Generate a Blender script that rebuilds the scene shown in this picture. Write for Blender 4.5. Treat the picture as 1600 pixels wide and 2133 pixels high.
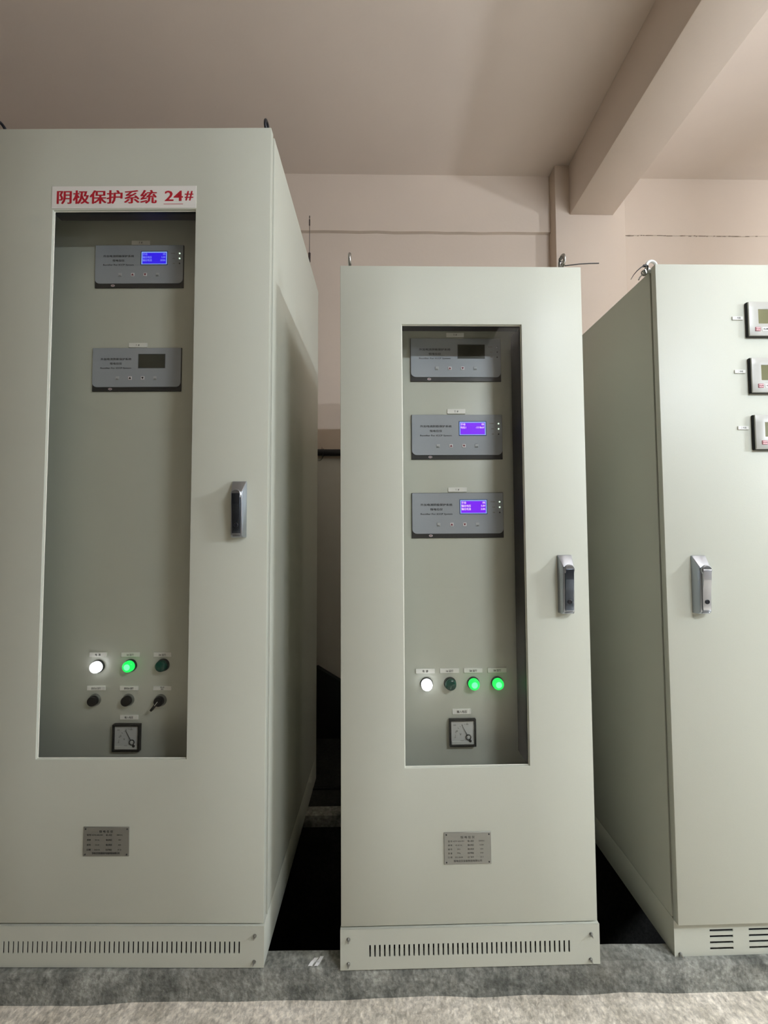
import bpy, bmesh, math, random
from mathutils import Matrix, Vector
random.seed(7)
scene = bpy.context.scene
C = scene.collection
for o in list(bpy.data.objects):
    bpy.data.objects.remove(o)

# ---------------------------------------------------------------- camera
CAM_Z = 1.43
R = ((0.99987, -0.015642, -0.002986), (0.015749, 0.99908, 0.039893), (0.002359, -0.039935, 0.9992))
cam_d = bpy.data.cameras.new('camera')
cam = bpy.data.objects.new('camera', cam_d)
C.objects.link(cam)
cam_d.sensor_fit = 'VERTICAL'
cam_d.sensor_height = 24.0
cam_d.lens = 841.47 / 2133 * 24.0
cam_d.clip_start = 0.02
right, fwd, up = Vector(R[0]), Vector(R[1]), Vector(R[2])
m = Matrix((right, up, -fwd)).transposed().to_4x4()
m.translation = (0, 0, CAM_Z)
cam.matrix_world = m
scene.camera = cam

# ---------------------------------------------------------------- world, lamp position, exposure
w = bpy.data.worlds.new('world')
scene.world = w
w.use_nodes = True
w.node_tree.nodes['Background'].inputs[0].default_value = (0.80, 0.84, 0.9, 1)
w.node_tree.nodes['Background'].inputs[1].default_value = 0.0
LAMP_POS = (1.80, -0.76, 2.94)      # batten lamp in the bay right of the beam, beside the viewpoint
LAMP_LEN = 0.9
LAMP_STRENGTH = 535.0
FILL_LAMP_POS = (4.0, -0.15, 2.35)   # added fill batten, unseen, far to the right
FILL_STRENGTH = 1450.0
LAMP_COLOR = (0.925, 1.0, 1.095)
scene.view_settings.view_transform = 'Standard'
scene.view_settings.look = 'None'
scene.view_settings.exposure = 0.03
scene.view_settings.gamma = 1.0
scene.view_settings.use_curve_mapping = False
scene.cycles.max_bounces = 10
scene.cycles.diffuse_bounces = 6
scene.cycles.transparent_max_bounces = 16


# ---------------------------------------------------------------- materials
def srgb(r, g, b):
    f = lambda c: (c / 255 / 12.92) if c / 255 <= 0.04045 else ((c / 255 + 0.055) / 1.055) ** 2.4
    return (f(r), f(g), f(b), 1)


def mat(name, col, rough=0.5, metal=0.0, emit=None, strength=0.0, spec=0.5, var=0.0, vscale=3.0,
        bump=0.0, bscale=300.0, rvar=0.0):
    ma = bpy.data.materials.new(name)
    ma.use_nodes = True
    nt = ma.node_tree
    b = nt.nodes['Principled BSDF']
    b.inputs['Base Color'].default_value = col
    b.inputs['Roughness'].default_value = rough
    b.inputs['Metallic'].default_value = metal
    b.inputs['Specular IOR Level'].default_value = spec
    if emit is not None:
        b.inputs['Emission Color'].default_value = emit
        b.inputs['Emission Strength'].default_value = strength
    tc = nt.nodes.new('ShaderNodeTexCoord')
    if var > 0 or rvar > 0:
        n = nt.nodes.new('ShaderNodeTexNoise')
        n.inputs['Scale'].default_value = vscale
        n.inputs['Detail'].default_value = 5
        nt.links.new(tc.outputs['Object'], n.inputs['Vector'])
        if var > 0:
            mx = nt.nodes.new('ShaderNodeMix')
            mx.data_type = 'RGBA'
            mx.inputs[6].default_value = tuple(c * (1 - var) for c in col[:3]) + (1,)
            mx.inputs[7].default_value = tuple(min(1, c * (1 + var)) for c in col[:3]) + (1,)
            nt.links.new(n.outputs['Fac'], mx.inputs[0])
            nt.links.new(mx.outputs[2], b.inputs['Base Color'])
        if rvar > 0:
            mr = nt.nodes.new('ShaderNodeMapRange')
            mr.inputs[3].default_value = rough - rvar
            mr.inputs[4].default_value = rough + rvar
            nt.links.new(n.outputs['Fac'], mr.inputs[0])
            nt.links.new(mr.outputs[0], b.inputs['Roughness'])
    if bump > 0:
        n2 = nt.nodes.new('ShaderNodeTexNoise')
        n2.inputs['Scale'].default_value = bscale
        n2.inputs['Detail'].default_value = 3
        nt.links.new(tc.outputs['Object'], n2.inputs['Vector'])
        bp = nt.nodes.new('ShaderNodeBump')
        bp.inputs['Strength'].default_value = bump
        bp.inputs['Distance'].default_value = 0.002
        nt.links.new(n2.outputs['Fac'], bp.inputs['Height'])
        nt.links.new(bp.outputs[0], b.inputs['Normal'])
    return ma


def wall_material(name, upper, lower=None, split=1.9):
    ma = bpy.data.materials.new(name)
    ma.use_nodes = True
    nt = ma.node_tree
    N, Lk = nt.nodes.new, nt.links.new
    b = nt.nodes['Principled BSDF']
    b.inputs['Roughness'].default_value = 0.85
    b.inputs['Specular IOR Level'].default_value = 0.2
    tc = N('ShaderNodeTexCoord')
    n1 = N('ShaderNodeTexNoise'); n1.inputs['Scale'].default_value = 1.6; n1.inputs['Detail'].default_value = 6
    Lk(tc.outputs['Object'], n1.inputs['Vector'])
    mx = N('ShaderNodeMix'); mx.data_type = 'RGBA'
    mx.inputs[6].default_value = tuple(c * 0.93 for c in upper[:3]) + (1,)
    mx.inputs[7].default_value = tuple(min(1, c * 1.07) for c in upper[:3]) + (1,)
    Lk(n1.outputs['Fac'], mx.inputs[0])
    out = mx.outputs[2]
    if lower is not None:
        sp = N('ShaderNodeSeparateXYZ'); Lk(tc.outputs['Object'], sp.inputs[0])
        gt = N('ShaderNodeMath'); gt.operation = 'LESS_THAN'; gt.inputs[1].default_value = split
        Lk(sp.outputs['Z'], gt.inputs[0])
        m2 = N('ShaderNodeMix'); m2.data_type = 'RGBA'
        Lk(gt.outputs[0], m2.inputs[0]); Lk(out, m2.inputs[6]); m2.inputs[7].default_value = lower
        out = m2.outputs[2]
    Lk(out, b.inputs['Base Color'])
    n2 = N('ShaderNodeTexNoise'); n2.inputs['Scale'].default_value = 35; n2.inputs['Detail'].default_value = 6
    Lk(tc.outputs['Object'], n2.inputs['Vector'])
    bp = N('ShaderNodeBump'); bp.inputs['Strength'].default_value = 0.18; bp.inputs['Distance'].default_value = 0.004
    Lk(n2.outputs['Fac'], bp.inputs['Height']); Lk(bp.outputs[0], b.inputs['Normal'])
    return ma


def concrete_material(name, dark, light, stain, scale=5.0, streak=0.25, bump=0.5):
    ma = bpy.data.materials.new(name)
    ma.use_nodes = True
    nt = ma.node_tree
    N, Lk = nt.nodes.new, nt.links.new
    b = nt.nodes['Principled BSDF']
    b.inputs['Roughness'].default_value = 0.8
    b.inputs['Specular IOR Level'].default_value = 0.25
    tc = N('ShaderNodeTexCoord')
    n1 = N('ShaderNodeTexNoise'); n1.inputs['Scale'].default_value = scale; n1.inputs['Detail'].default_value = 10
    n1.inputs['Roughness'].default_value = 0.65
    Lk(tc.outputs['Object'], n1.inputs['Vector'])
    cr = N('ShaderNodeValToRGB')
    cr.color_ramp.elements[0].position = 0.33; cr.color_ramp.elements[0].color = dark
    cr.color_ramp.elements[1].position = 0.66; cr.color_ramp.elements[1].color = light
    Lk(n1.outputs['Fac'], cr.inputs[0])
    mp = N('ShaderNodeMapping'); mp.inputs['Scale'].default_value = (95, 62, 80)
    Lk(tc.outputs['Object'], mp.inputs[0])
    n2 = N('ShaderNodeTexNoise'); n2.inputs['Scale'].default_value = 1.0; n2.inputs['Detail'].default_value = 6
    Lk(mp.outputs[0], n2.inputs['Vector'])
    mr = N('ShaderNodeMapRange'); mr.inputs[1].default_value = 0.35; mr.inputs[2].default_value = 0.7
    mr.inputs[3].default_value = 1 - streak; mr.inputs[4].default_value = 1 + streak * 0.6
    Lk(n2.outputs['Fac'], mr.inputs[0])
    mu = N('ShaderNodeMix'); mu.data_type = 'RGBA'; mu.blend_type = 'MULTIPLY'; mu.inputs[0].default_value = 1
    Lk(cr.outputs[0], mu.inputs[6]); Lk(mr.outputs[0], mu.inputs[7])
    n5 = N('ShaderNodeTexNoise'); n5.inputs['Scale'].default_value = 55; n5.inputs['Detail'].default_value = 4
    n5.inputs['Roughness'].default_value = 0.7
    Lk(tc.outputs['Object'], n5.inputs['Vector'])
    m5 = N('ShaderNodeMapRange'); m5.inputs[1].default_value = 0.36; m5.inputs[2].default_value = 0.62
    m5.inputs[3].default_value = 0.72; m5.inputs[4].default_value = 1.22
    Lk(n5.outputs['Fac'], m5.inputs[0])
    mg = N('ShaderNodeMix'); mg.data_type = 'RGBA'; mg.blend_type = 'MULTIPLY'; mg.inputs[0].default_value = 1
    Lk(mu.outputs[2], mg.inputs[6]); Lk(m5.outputs[0], mg.inputs[7])
    mu = mg
    n3 = N('ShaderNodeTexNoise'); n3.inputs['Scale'].default_value = 2.3; n3.inputs['Detail'].default_value = 4
    Lk(tc.outputs['Object'], n3.inputs['Vector'])
    m3 = N('ShaderNodeMapRange'); m3.inputs[1].default_value = 0.55; m3.inputs[2].default_value = 0.72
    m3.inputs[4].default_value = 0.7
    Lk(n3.outputs['Fac'], m3.inputs[0])
    ms = N('ShaderNodeMix'); ms.data_type = 'RGBA'
    Lk(m3.outputs[0], ms.inputs[0]); Lk(mu.outputs[2], ms.inputs[6]); ms.inputs[7].default_value = stain
    Lk(ms.outputs[2], b.inputs['Base Color'])
    n4 = N('ShaderNodeTexNoise'); n4.inputs['Scale'].default_value = 70; n4.inputs['Detail'].default_value = 8
    Lk(tc.outputs['Object'], n4.inputs['Vector'])
    bp = N('ShaderNodeBump'); bp.inputs['Strength'].default_value = bump; bp.inputs['Distance'].default_value = 0.006
    Lk(n4.outputs['Fac'], bp.inputs['Height']); Lk(bp.outputs[0], b.inputs['Normal'])
    return ma


def glass_material(name, tint, refl=1.0):
    ma = bpy.data.materials.new(name)
    ma.use_nodes = True
    nt = ma.node_tree
    nt.nodes.remove(nt.nodes['Principled BSDF'])
    N, Lk = nt.nodes.new, nt.links.new
    t = N('ShaderNodeBsdfTransparent'); t.inputs[0].default_value = tint
    g = N('ShaderNodeBsdfGlossy'); g.inputs['Roughness'].default_value = 0.02
    g.inputs[0].default_value = (refl, refl, refl, 1)
    f = N('ShaderNodeFresnel'); f.inputs[0].default_value = 1.45
    ge = N('ShaderNodeNewGeometry')          # the far face of the pane meets the glass from inside
    io = N('ShaderNodeMix'); io.inputs[2].default_value = 1.45; io.inputs[3].default_value = 1 / 1.45
    Lk(ge.outputs['Backfacing'], io.inputs[0]); Lk(io.outputs[0], f.inputs[0])
    mx = N('ShaderNodeMixShader')
    Lk(f.outputs[0], mx.inputs[0]); Lk(t.outputs[0], mx.inputs[1]); Lk(g.outputs[0], mx.inputs[2])
    Lk(mx.outputs[0], nt.nodes['Material Output'].inputs[0])
    return ma


M = {}
M['paint'] = mat('cabinet_powder_coat', srgb(191, 194, 181), 0.46, var=0.025, vscale=1.5, bump=0.10, bscale=420, rvar=0.05)
M['panel'] = mat('mounting_panel_coat', srgb(203, 206, 194), 0.38, var=0.02, vscale=2, bump=0.06, bscale=380)
M['wall'] = wall_material('wall_paint', srgb(204, 189, 174), srgb(200, 197, 188), 1.9)
M['far_wall'] = wall_material('far_wall_paint', srgb(150, 142, 133))
M['ceil'] = wall_material('ceiling_paint', srgb(214, 201, 189))
M['floor'] = concrete_material('floor_concrete', srgb(184, 177, 161), srgb(236, 228, 213), srgb(166, 159, 144), 9, 0.22, 0.8)
M['plinth'] = concrete_material('plinth_concrete', srgb(92, 94, 88), srgb(162, 163, 154), srgb(80, 77, 66), 9, 0.25, 0.8)
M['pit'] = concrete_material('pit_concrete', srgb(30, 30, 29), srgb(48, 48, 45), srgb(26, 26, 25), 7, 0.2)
M['glass'] = glass_material('window_glass', (0.98, 0.985, 0.975, 1), 0.45)
M['chrome'] = mat('handle_chrome', srgb(176, 182, 190), 0.28, 1.0)
M['chrome_dark'] = mat('lever_dark_chrome', srgb(92, 100, 112), 0.24, 1.0)
M['lever_grey'] = mat('lever_satin_grey', srgb(188, 190, 194), 0.34, 0.9)
M['lock'] = mat('lock_black', srgb(24, 26, 34), 0.35)
M['steel'] = mat('bolt_steel', srgb(170, 170, 166), 0.3, 1.0)
M['black'] = mat('black_plastic', srgb(13, 13, 13), 0.45, spec=.35)
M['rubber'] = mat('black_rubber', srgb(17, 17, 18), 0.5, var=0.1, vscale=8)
M['white'] = mat('white_plastic', srgb(226, 227, 222), 0.45)
M['label'] = mat('label_plate', srgb(240, 240, 234), 0.4)
M['print'] = mat('black_print', srgb(34, 34, 32), 0.6)
M['grey_print'] = mat('grey_print', srgb(82, 82, 78), 0.6)
M['red_print'] = mat('red_print', srgb(176, 18, 40), 0.5)
M['dred_print'] = mat('dark_red_print', srgb(120, 20, 48), 0.5)
M['sticker'] = mat('white_sticker', srgb(222, 220, 214), 0.4)
M['module'] = mat('module_silver', srgb(164, 170, 177), 0.4, 0.0)
M['module_back'] = mat('module_black_strip', srgb(50, 50, 50), 0.4)
M['key'] = mat('key_white', srgb(226, 222, 224), 0.5)
M['key_grey'] = mat('key_grey', srgb(186, 190, 192), 0.5)
M['lcd_off'] = mat('lcd_off', srgb(66, 68, 60), 0.25)
M['lcd_frame_off'] = mat('lcd_frame_off', srgb(70, 72, 70), 0.4)
M['lcd_violet'] = mat('lcd_violet', (0.02, 0.01, 0.06, 1), 0.3, emit=(0.22, 0.012, 1.0, 1), strength=0.95)
M['lcd_blue'] = mat('lcd_blue', (0.01, 0.01, 0.06, 1), 0.3, emit=(0.035, 0.012, 0.9, 1), strength=0.9)
M['lcd_text'] = mat('lcd_text', (0.1, 0.1, 0.1, 1), 0.4, emit=(1.0, 0.72, 1.0, 1), strength=0.95)
M['lcd_text_blue'] = mat('lcd_text_blue', (0.1, 0.1, 0.1, 1), 0.4, emit=(0.20, 0.24, 1.0, 1), strength=0.9)
M['lcd_rim'] = mat('lcd_rim', (0.05, 0.06, 0.1, 1), 0.4, emit=(0.30, 0.50, 1.0, 1), strength=0.85)
M['lcd_bezel'] = mat('lcd_bezel', srgb(38, 66, 140), 0.4)
M['led_on'] = mat('led_on', (0.8, 0.8, 0.8, 1), 0.3, emit=(0.72, 1.0, 0.72, 1), strength=1.6)
M['led_off'] = mat('led_off', srgb(22, 24, 34), 0.3)
M['yellow_print'] = mat('olive_print', srgb(112, 106, 66), 0.6)
M['lamp_white'] = mat('pilot_white_lit', (0.9, 0.9, 0.9, 1), 0.3, emit=(0.93, 0.94, 1.0, 1), strength=5.0)
M['lamp_white_core'] = mat('pilot_white_core', (0.9, 0.9, 0.9, 1), 0.3, emit=(0.95, 0.95, 1.0, 1), strength=6.0)
M['lamp_green'] = mat('pilot_green_lit', (0.01, 0.3, 0.06, 1), 0.3, emit=(0.006, 0.80, 0.10, 1), strength=1.25)
M['lamp_green_core'] = mat('pilot_green_core', (0.02, 0.4, 0.08, 1), 0.3, emit=(0.12, 1.0, 0.28, 1), strength=2.0)
M['lamp_off'] = mat('pilot_green_unlit', srgb(6, 74, 60), 0.22)
M['bezel'] = mat('pilot_bezel', srgb(36, 40, 38), 0.3)
M['bezel_chrome'] = mat('button_bezel_chrome', srgb(150, 152, 148), 0.3, 0.8)
M['dial'] = mat('meter_dial', srgb(222, 224, 222), 0.5)
M['meter_glass'] = glass_material('meter_glass', (0.99, 0.99, 0.99, 1), 0.45)
M['plate'] = mat('nameplate_aluminium', srgb(150, 150, 142), 0.42, 0.35)
M['plate_dark'] = mat('nameplate_dark', srgb(126, 125, 116), 0.45, 0.3)
M['meter_silver'] = mat('meter_silver', srgb(172, 172, 165), 0.4, 0.1)
M['meter_lcd'] = mat('meter_lcd_olive', srgb(112, 112, 78), 0.25)
M['pink_key'] = mat('pink_key', srgb(222, 176, 178), 0.5)
M['pink_rim'] = mat('pink_key_rim', srgb(150, 84, 92), 0.5)
M['sealant'] = mat('white_sealant', srgb(224, 224, 212), 0.4)
M['white_paint'] = mat('white_paint_mark', srgb(240, 240, 238), 0.6)
M['tube'] = mat('lamp_tube', (1, 1, 1, 1), 0.4, emit=LAMP_COLOR + (1,), strength=LAMP_STRENGTH)
M['tube_fill'] = mat('fill_lamp_tube', (1, 1, 1, 1), 0.4, emit=LAMP_COLOR + (1,), strength=FILL_STRENGTH)  # tube of the added fill lamp
M['lamp_body'] = mat('lamp_housing', srgb(230, 230, 226), 0.4)
M['antenna'] = mat('antenna_black', srgb(46, 34, 32), 0.4)
M['joint'] = mat('wall_joint', srgb(128, 112, 98), 0.9)


# ---------------------------------------------------------------- mesh builder
class MB:
    def __init__(s):
        s.v, s.f, s.m, s.mats = [], [], [], []

    def mi(s, key):
        if key not in s.mats:
            s.mats.append(key)
        return s.mats.index(key)

    def add(s, verts, faces, key, mx=None):
        k, n = s.mi(key), len(s.v)
        for p in verts:
            p = Vector(p)
            s.v.append(mx @ p if mx is not None else p)
        for f in faces:
            s.f.append([n + i for i in f]); s.m.append(k)
        return s

    def addbm(s, bm, key, mx=None):
        bm.verts.ensure_lookup_table()
        bm.verts.index_update()
        s.add([v.co.copy() for v in bm.verts], [[v.index for v in f.verts] for f in bm.faces], key, mx)
        bm.free()
        return s

    def box(s, x0, x1, y0, y1, z0, z1, key, bev=0.0, seg=2, mx=None):
        bm = bmesh.new()
        bmesh.ops.create_cube(bm, size=1.0)
        for v in bm.verts:
            v.co = ((x0 + x1) / 2 + v.co.x * (x1 - x0), (y0 + y1) / 2 + v.co.y * (y1 - y0), (z0 + z1) / 2 + v.co.z * (z1 - z0))
        if bev > 0:
            bmesh.ops.bevel(bm, geom=list(bm.edges), offset=bev, segments=seg, profile=0.5, affect='EDGES')
        return s.addbm(bm, key, mx)

    def cyl(s, p0, p1, r0, r1, key, n=24, cap=True):
        p0, p1 = Vector(p0), Vector(p1)
        d = (p1 - p0).normalized()
        a = d.orthogonal().normalized(); b = d.cross(a)
        vs, fs = [], []
        for p, r in ((p0, r0), (p1, r1)):
            for i in range(n):
                t = 2 * math.pi * i / n
                vs.append(p + a * (math.cos(t) * r) + b * (math.sin(t) * r))
        for i in range(n):
            j = (i + 1) % n
            fs.append([i, j, n + j, n + i])
        if cap:
            fs.append(list(range(n - 1, -1, -1))); fs.append(list(range(n, 2 * n)))
        return s.add(vs, fs, key)

    def lathe(s, prof, key, origin=(0, 0, 0), n=32):
        """profile of (radius, height) turned about the -Y axis at origin (height grows towards the viewer)."""
        vs, fs = [], []
        o = Vector(origin)
        for r, h in prof:
            for i in range(n):
                t = 2 * math.pi * i / n
                vs.append(o + Vector((math.cos(t) * r, -h, math.sin(t) * r)))
        for k in range(len(prof) - 1):
            for i in range(n):
                j = (i + 1) % n
                fs.append([k * n + i, k * n + j, (k + 1) * n + j, (k + 1) * n + i])
        fs.append([(len(prof) - 1) * n + i for i in range(n)])
        return s.add(vs, fs, key)

    def tube(s, pts, r, key, n=8, r1=None):
        pts = [Vector(p) for p in pts]
        vs, fs = [], []
        up_ = None
        for k, p in enumerate(pts):
            d = (pts[min(k + 1, len(pts) - 1)] - pts[max(k - 1, 0)]).normalized()
            if up_ is None:
                up_ = d.orthogonal().normalized()
            a = (up_ - d * up_.dot(d)).normalized(); up_ = a
            b = d.cross(a)
            rr = r if r1 is None else r + (r1 - r) * k / (len(pts) - 1)
            for i in range(n):
                t = 2 * math.pi * i / n
                vs.append(p + a * (math.cos(t) * rr) + b * (math.sin(t) * rr))
        for k in range(len(pts) - 1):
            for i in range(n):
                j = (i + 1) % n
                fs.append([k * n + i, k * n + j, (k + 1) * n + j, (k + 1) * n + i])
        fs.append(list(range(n - 1, -1, -1)))
        fs.append([(len(pts) - 1) * n + i for i in range(n)])
        return s.add(vs, fs, key)

    def torus(s, c, R_, r, key, axis='X', n=28, k=10, a0=0, a1=2 * math.pi):
        c = Vector(c)
        e = {'X': (Vector((0, 1, 0)), Vector((0, 0, 1))), 'Y': (Vector((1, 0, 0)), Vector((0, 0, 1))), 'Z': (Vector((1, 0, 0)), Vector((0, 1, 0)))}[axis]
        full = abs(a1 - a0 - 2 * math.pi) < 1e-6
        cnt = n if full else n + 1
        pts = [c + e[0] * (math.cos(a0 + (a1 - a0) * i / n) * R_) + e[1] * (math.sin(a0 + (a1 - a0) * i / n) * R_) for i in range(cnt)]
        if full:
            pts.append(pts[0])
        return s.tube(pts, r, key, k)

    def plate(s, x0, x1, z0, z1, y0, y1, holes, key, bev=0.0):
        """flat plate in XZ with rectangular holes, thickness y0..y1; every hole is a real opening."""
        xs = sorted({x0, x1} | {h[0] for h in holes} | {h[1] for h in holes})
        zs = sorted({z0, z1} | {h[2] for h in holes} | {h[3] for h in holes})
        solid = {}
        for i in range(len(xs) - 1):
            for j in range(len(zs) - 1):
                cx, cz = (xs[i] + xs[i + 1]) / 2, (zs[j] + zs[j + 1]) / 2
                solid[i, j] = not any(h[0] < cx < h[1] and h[2] < cz < h[3] for h in holes)
        bm = bmesh.new()
        vd = {}

        def V(i, j, k):
            if (i, j, k) not in vd:
                vd[i, j, k] = bm.verts.new((xs[i], (y0, y1)[k], zs[j]))
            return vd[i, j, k]
        for (i, j), ok in solid.items():
            if not ok:
                continue
            bm.faces.new((V(i, j, 0), V(i + 1, j, 0), V(i + 1, j + 1, 0), V(i, j + 1, 0)))
            bm.faces.new((V(i, j + 1, 1), V(i + 1, j + 1, 1), V(i + 1, j, 1), V(i, j, 1)))
            if not solid.get((i - 1, j)): bm.faces.new((V(i, j, 0), V(i, j + 1, 0), V(i, j + 1, 1), V(i, j, 1)))
            if not solid.get((i + 1, j)): bm.faces.new((V(i + 1, j, 1), V(i + 1, j + 1, 1), V(i + 1, j + 1, 0), V(i + 1, j, 0)))
            if not solid.get((i, j - 1)): bm.faces.new((V(i, j, 1), V(i + 1, j, 1), V(i + 1, j, 0), V(i, j, 0)))
            if not solid.get((i, j + 1)): bm.faces.new((V(i, j + 1, 0), V(i + 1, j + 1, 0), V(i + 1, j + 1, 1), V(i, j + 1, 1)))
        bm.normal_update()
        if bev > 0:
            ed = [e for e in bm.edges if len(e.link_faces) == 2 and e.calc_face_angle(0) > 0.5]
            bmesh.ops.bevel(bm, geom=ed, offset=bev, segments=2, profile=0.5, affect='EDGES')
        return s.addbm(bm, key)

    def prism_x(s, prof, x0, x1, key, taper=0.0):
        """closed (y,z) profile run along x."""
        n = len(prof)
        vs = [(x0, y, z) for y, z in prof] + [(x1, y, z) for y, z in prof]
        fs = [[i, n + i, n + (i + 1) % n, (i + 1) % n] for i in range(n)]
        fs += [list(range(n)), list(range(2 * n - 1, n - 1, -1))]
        return s.add(vs, fs, key)

    def poly_y(s, pts, y0, y1, key):
        """closed (x,z) outline given counter-clockwise as seen from the front, run from y0 (front) to y1."""
        n = len(pts)
        vs = [(x, y0, z) for x, z in pts] + [(x, y1, z) for x, z in pts]
        fs = [list(range(n)), list(range(2 * n - 1, n - 1, -1))]
        fs += [[i, n + i, n + (i + 1) % n, (i + 1) % n] for i in range(n)]
        return s.add(vs, fs, key)

    def text(s, body, cx, y, cz, size, key, bold=0.0, space=1.0, width=None, align='CENTER', sx=1.0, depth=0.0):
        cu = bpy.data.curves.new('t', 'FONT')
        cu.body = body
        cu.size = 1.0
        cu.resolution_u = 2
        cu.offset = min(bold, .006)
        cu.space_character = space
        cu.align_x = 'LEFT'
        ob = bpy.data.objects.new('t', cu)
        C.objects.link(ob)
        dg = bpy.context.evaluated_depsgraph_get()
        me = bpy.data.meshes.new_from_object(ob.evaluated_get(dg))
        vs = [v.co.copy() for v in me.vertices]
        fs = [list(p.vertices) for p in me.polygons]
        bpy.data.objects.remove(ob)
        bpy.data.meshes.remove(me)
        bpy.data.curves.remove(cu)
        if not vs:
            return s
        ax, bx_ = min(v.x for v in vs), max(v.x for v in vs)
        ay, by = min(v.y for v in vs), max(v.y for v in vs)
        kx = size * sx if width is None else width / (bx_ - ax)
        ox = {'CENTER': (ax + bx_) / 2, 'LEFT': ax, 'RIGHT': bx_}[align]
        b_ = max(0.0, bold - .006) * size
        for k, sh in enumerate((-b_, 0, b_) if b_ > 0 else (0,)):      # heavier strokes by overprinting
            s.add([(cx + (v.x - ox) * kx + sh, y - .00004 * k, cz + (v.y - (ay + by) / 2) * size) for v in vs], fs, key)
        return s

    def build(s, name, parent=None, smooth=True):
        me = bpy.data.meshes.new(name)
        me.from_pydata([tuple(p) for p in s.v], [], s.f)
        for k in s.mats:
            me.materials.append(M[k])
        me.polygons.foreach_set('material_index', s.m)
        bm = bmesh.new(); bm.from_mesh(me)
        if not any(k.endswith('print') for k in s.mats):
            bmesh.ops.recalc_face_normals(bm, faces=bm.faces)
        bm.to_mesh(me); bm.free()
        if smooth:
            me.polygons.foreach_set('use_smooth', [True] * len(me.polygons))
            me.set_sharp_from_angle(angle=math.radians(38))
        me.update()
        ob = bpy.data.objects.new(name, me)
        C.objects.link(ob)
        if parent is not None:
            ob.parent = parent
        return ob


def tag(o, label=None, cat=None, group=None, kind=None):
    for k, v in (('label', label), ('category', cat), ('group', group), ('kind', kind)):
        if v:
            o[k] = v
    return o


def empty(name, loc, rz=0.0, ry=0.0):
    o = bpy.data.objects.new(name, None)
    o.empty_display_size = 0.1
    C.objects.link(o)
    o.location = loc
    o.rotation_euler = (0, ry, rz)
    return o


def copy_part(o, parent, dx=0, dy=0, dz=0):
    """copy of a part with copies of its sub-parts, moved inside its thing."""
    c = o.copy(); C.objects.link(c); c.parent = parent
    c.location = o.location + Vector((dx, dy, dz))
    for ch in list(o.children):
        d = ch.copy(); C.objects.link(d); d.parent = c
    return c


# ================================================================= the room
Z0 = 0.0775                 # top of the concrete plinth
YW = 2.713                  # back wall
ZC = 3.875                  # ceiling
XL, XR, YB = -6.0, 7.5, -7.0


def structure(name, mb, label=None, parent=None):
    o = mb.build(name, parent)
    o['kind'] = 'structure'
    if label:
        o['label'] = label
    return o


structure('floor', MB().box(XL, XR, YB, 1.30, -0.12, 0, 'floor'), 'rough beige concrete floor in front of the cabinets')
structure('ceiling', MB().box(XL - .1, XR + .1, YB - .1, YW + .1, ZC, ZC + .12, 'ceil'), 'painted plaster ceiling')
structure('wall_left', MB().box(XL - .12, XL, YB, YW, 0, ZC, 'far_wall'), 'plain plastered side wall')
structure('wall_right', MB().box(XR, XR + .12, YB, YW, 0, ZC, 'far_wall'), 'plain plastered side wall')
structure('wall_front', MB().box(XL, XR, YB - .12, YB, 0, ZC, 'far_wall'), 'plain plastered wall behind the viewpoint')
structure('wall_back', MB().box(XL, XR, YW, YW + .12, -.8, ZC, 'wall'), 'pinkish plastered wall behind the cabinets')

# ring beam of the back wall, a little proud of the masonry below, ragged joint underneath
RB = 3.462


def ring_beam(x0, x1, proud, n):
    mb = MB()
    vs, fs = [], []
    for i in range(n + 1):
        x = x0 + (x1 - x0) * i / n
        e = random.uniform(-.003, .003)
        vs += [(x, YW, RB + e), (x, YW - proud, RB + e + .004), (x, YW - proud * .55, ZC), (x, YW, ZC)]
    for i in range(n):
        for k in range(4):
            a, b = i * 4 + k, i * 4 + (k + 1) % 4
            fs.append([a, b, b + 4, a + 4])
    fs += [[0, 1, 2, 3], [n * 4 + 3, n * 4 + 2, n * 4 + 1, n * 4]]
    mb.add(vs, fs, 'wall')
    return mb


structure('wall_ring_beam', ring_beam(XL, 1.20, .022, 60), 'plastered ring beam band high on the back wall')
structure('wall_ring_beam', ring_beam(1.672, XR, .005, 60), 'plastered band on the wall right of the column')
mb = MB()
x = 1.69
while x < 3.6:                       # ragged crack: short lens-shaped openings, some joined, some far apart
    L = random.choice((.008, .015, .03, .05)) * random.uniform(.7, 1.4)
    zc_ = RB + random.uniform(-.0015, .0025)
    n = 6
    up_, dn_ = [], []
    for i in range(n + 1):
        t = i / n
        h = math.sin(math.pi * (.08 + .84 * t)) * random.uniform(.0006, .0026)
        up_.append((x + L * t, zc_ + h + random.uniform(-.0005, .0005)))
        dn_.append((x + L * t, zc_ - h * random.uniform(.3, .9)))
    mb.poly_y(dn_ + up_[::-1], YW - .0058, YW - .002, 'joint')
    x += L + random.choice((.002, .006, .02, .07)) * random.uniform(.5, 1.5)
structure('wall_joint_crack', mb, 'dark ragged crack under the band')
structure('wall_column', MB().box(1.200, 1.672, YW - .10, YW + .02, -.05, ZC, 'wall', .004), 'plastered column under the beam')
structure('ceiling_beam', MB().box(1.295, 1.589, YB, YW - .10, 3.53, ZC, 'ceil', .004), 'deep plastered ceiling beam')

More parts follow.
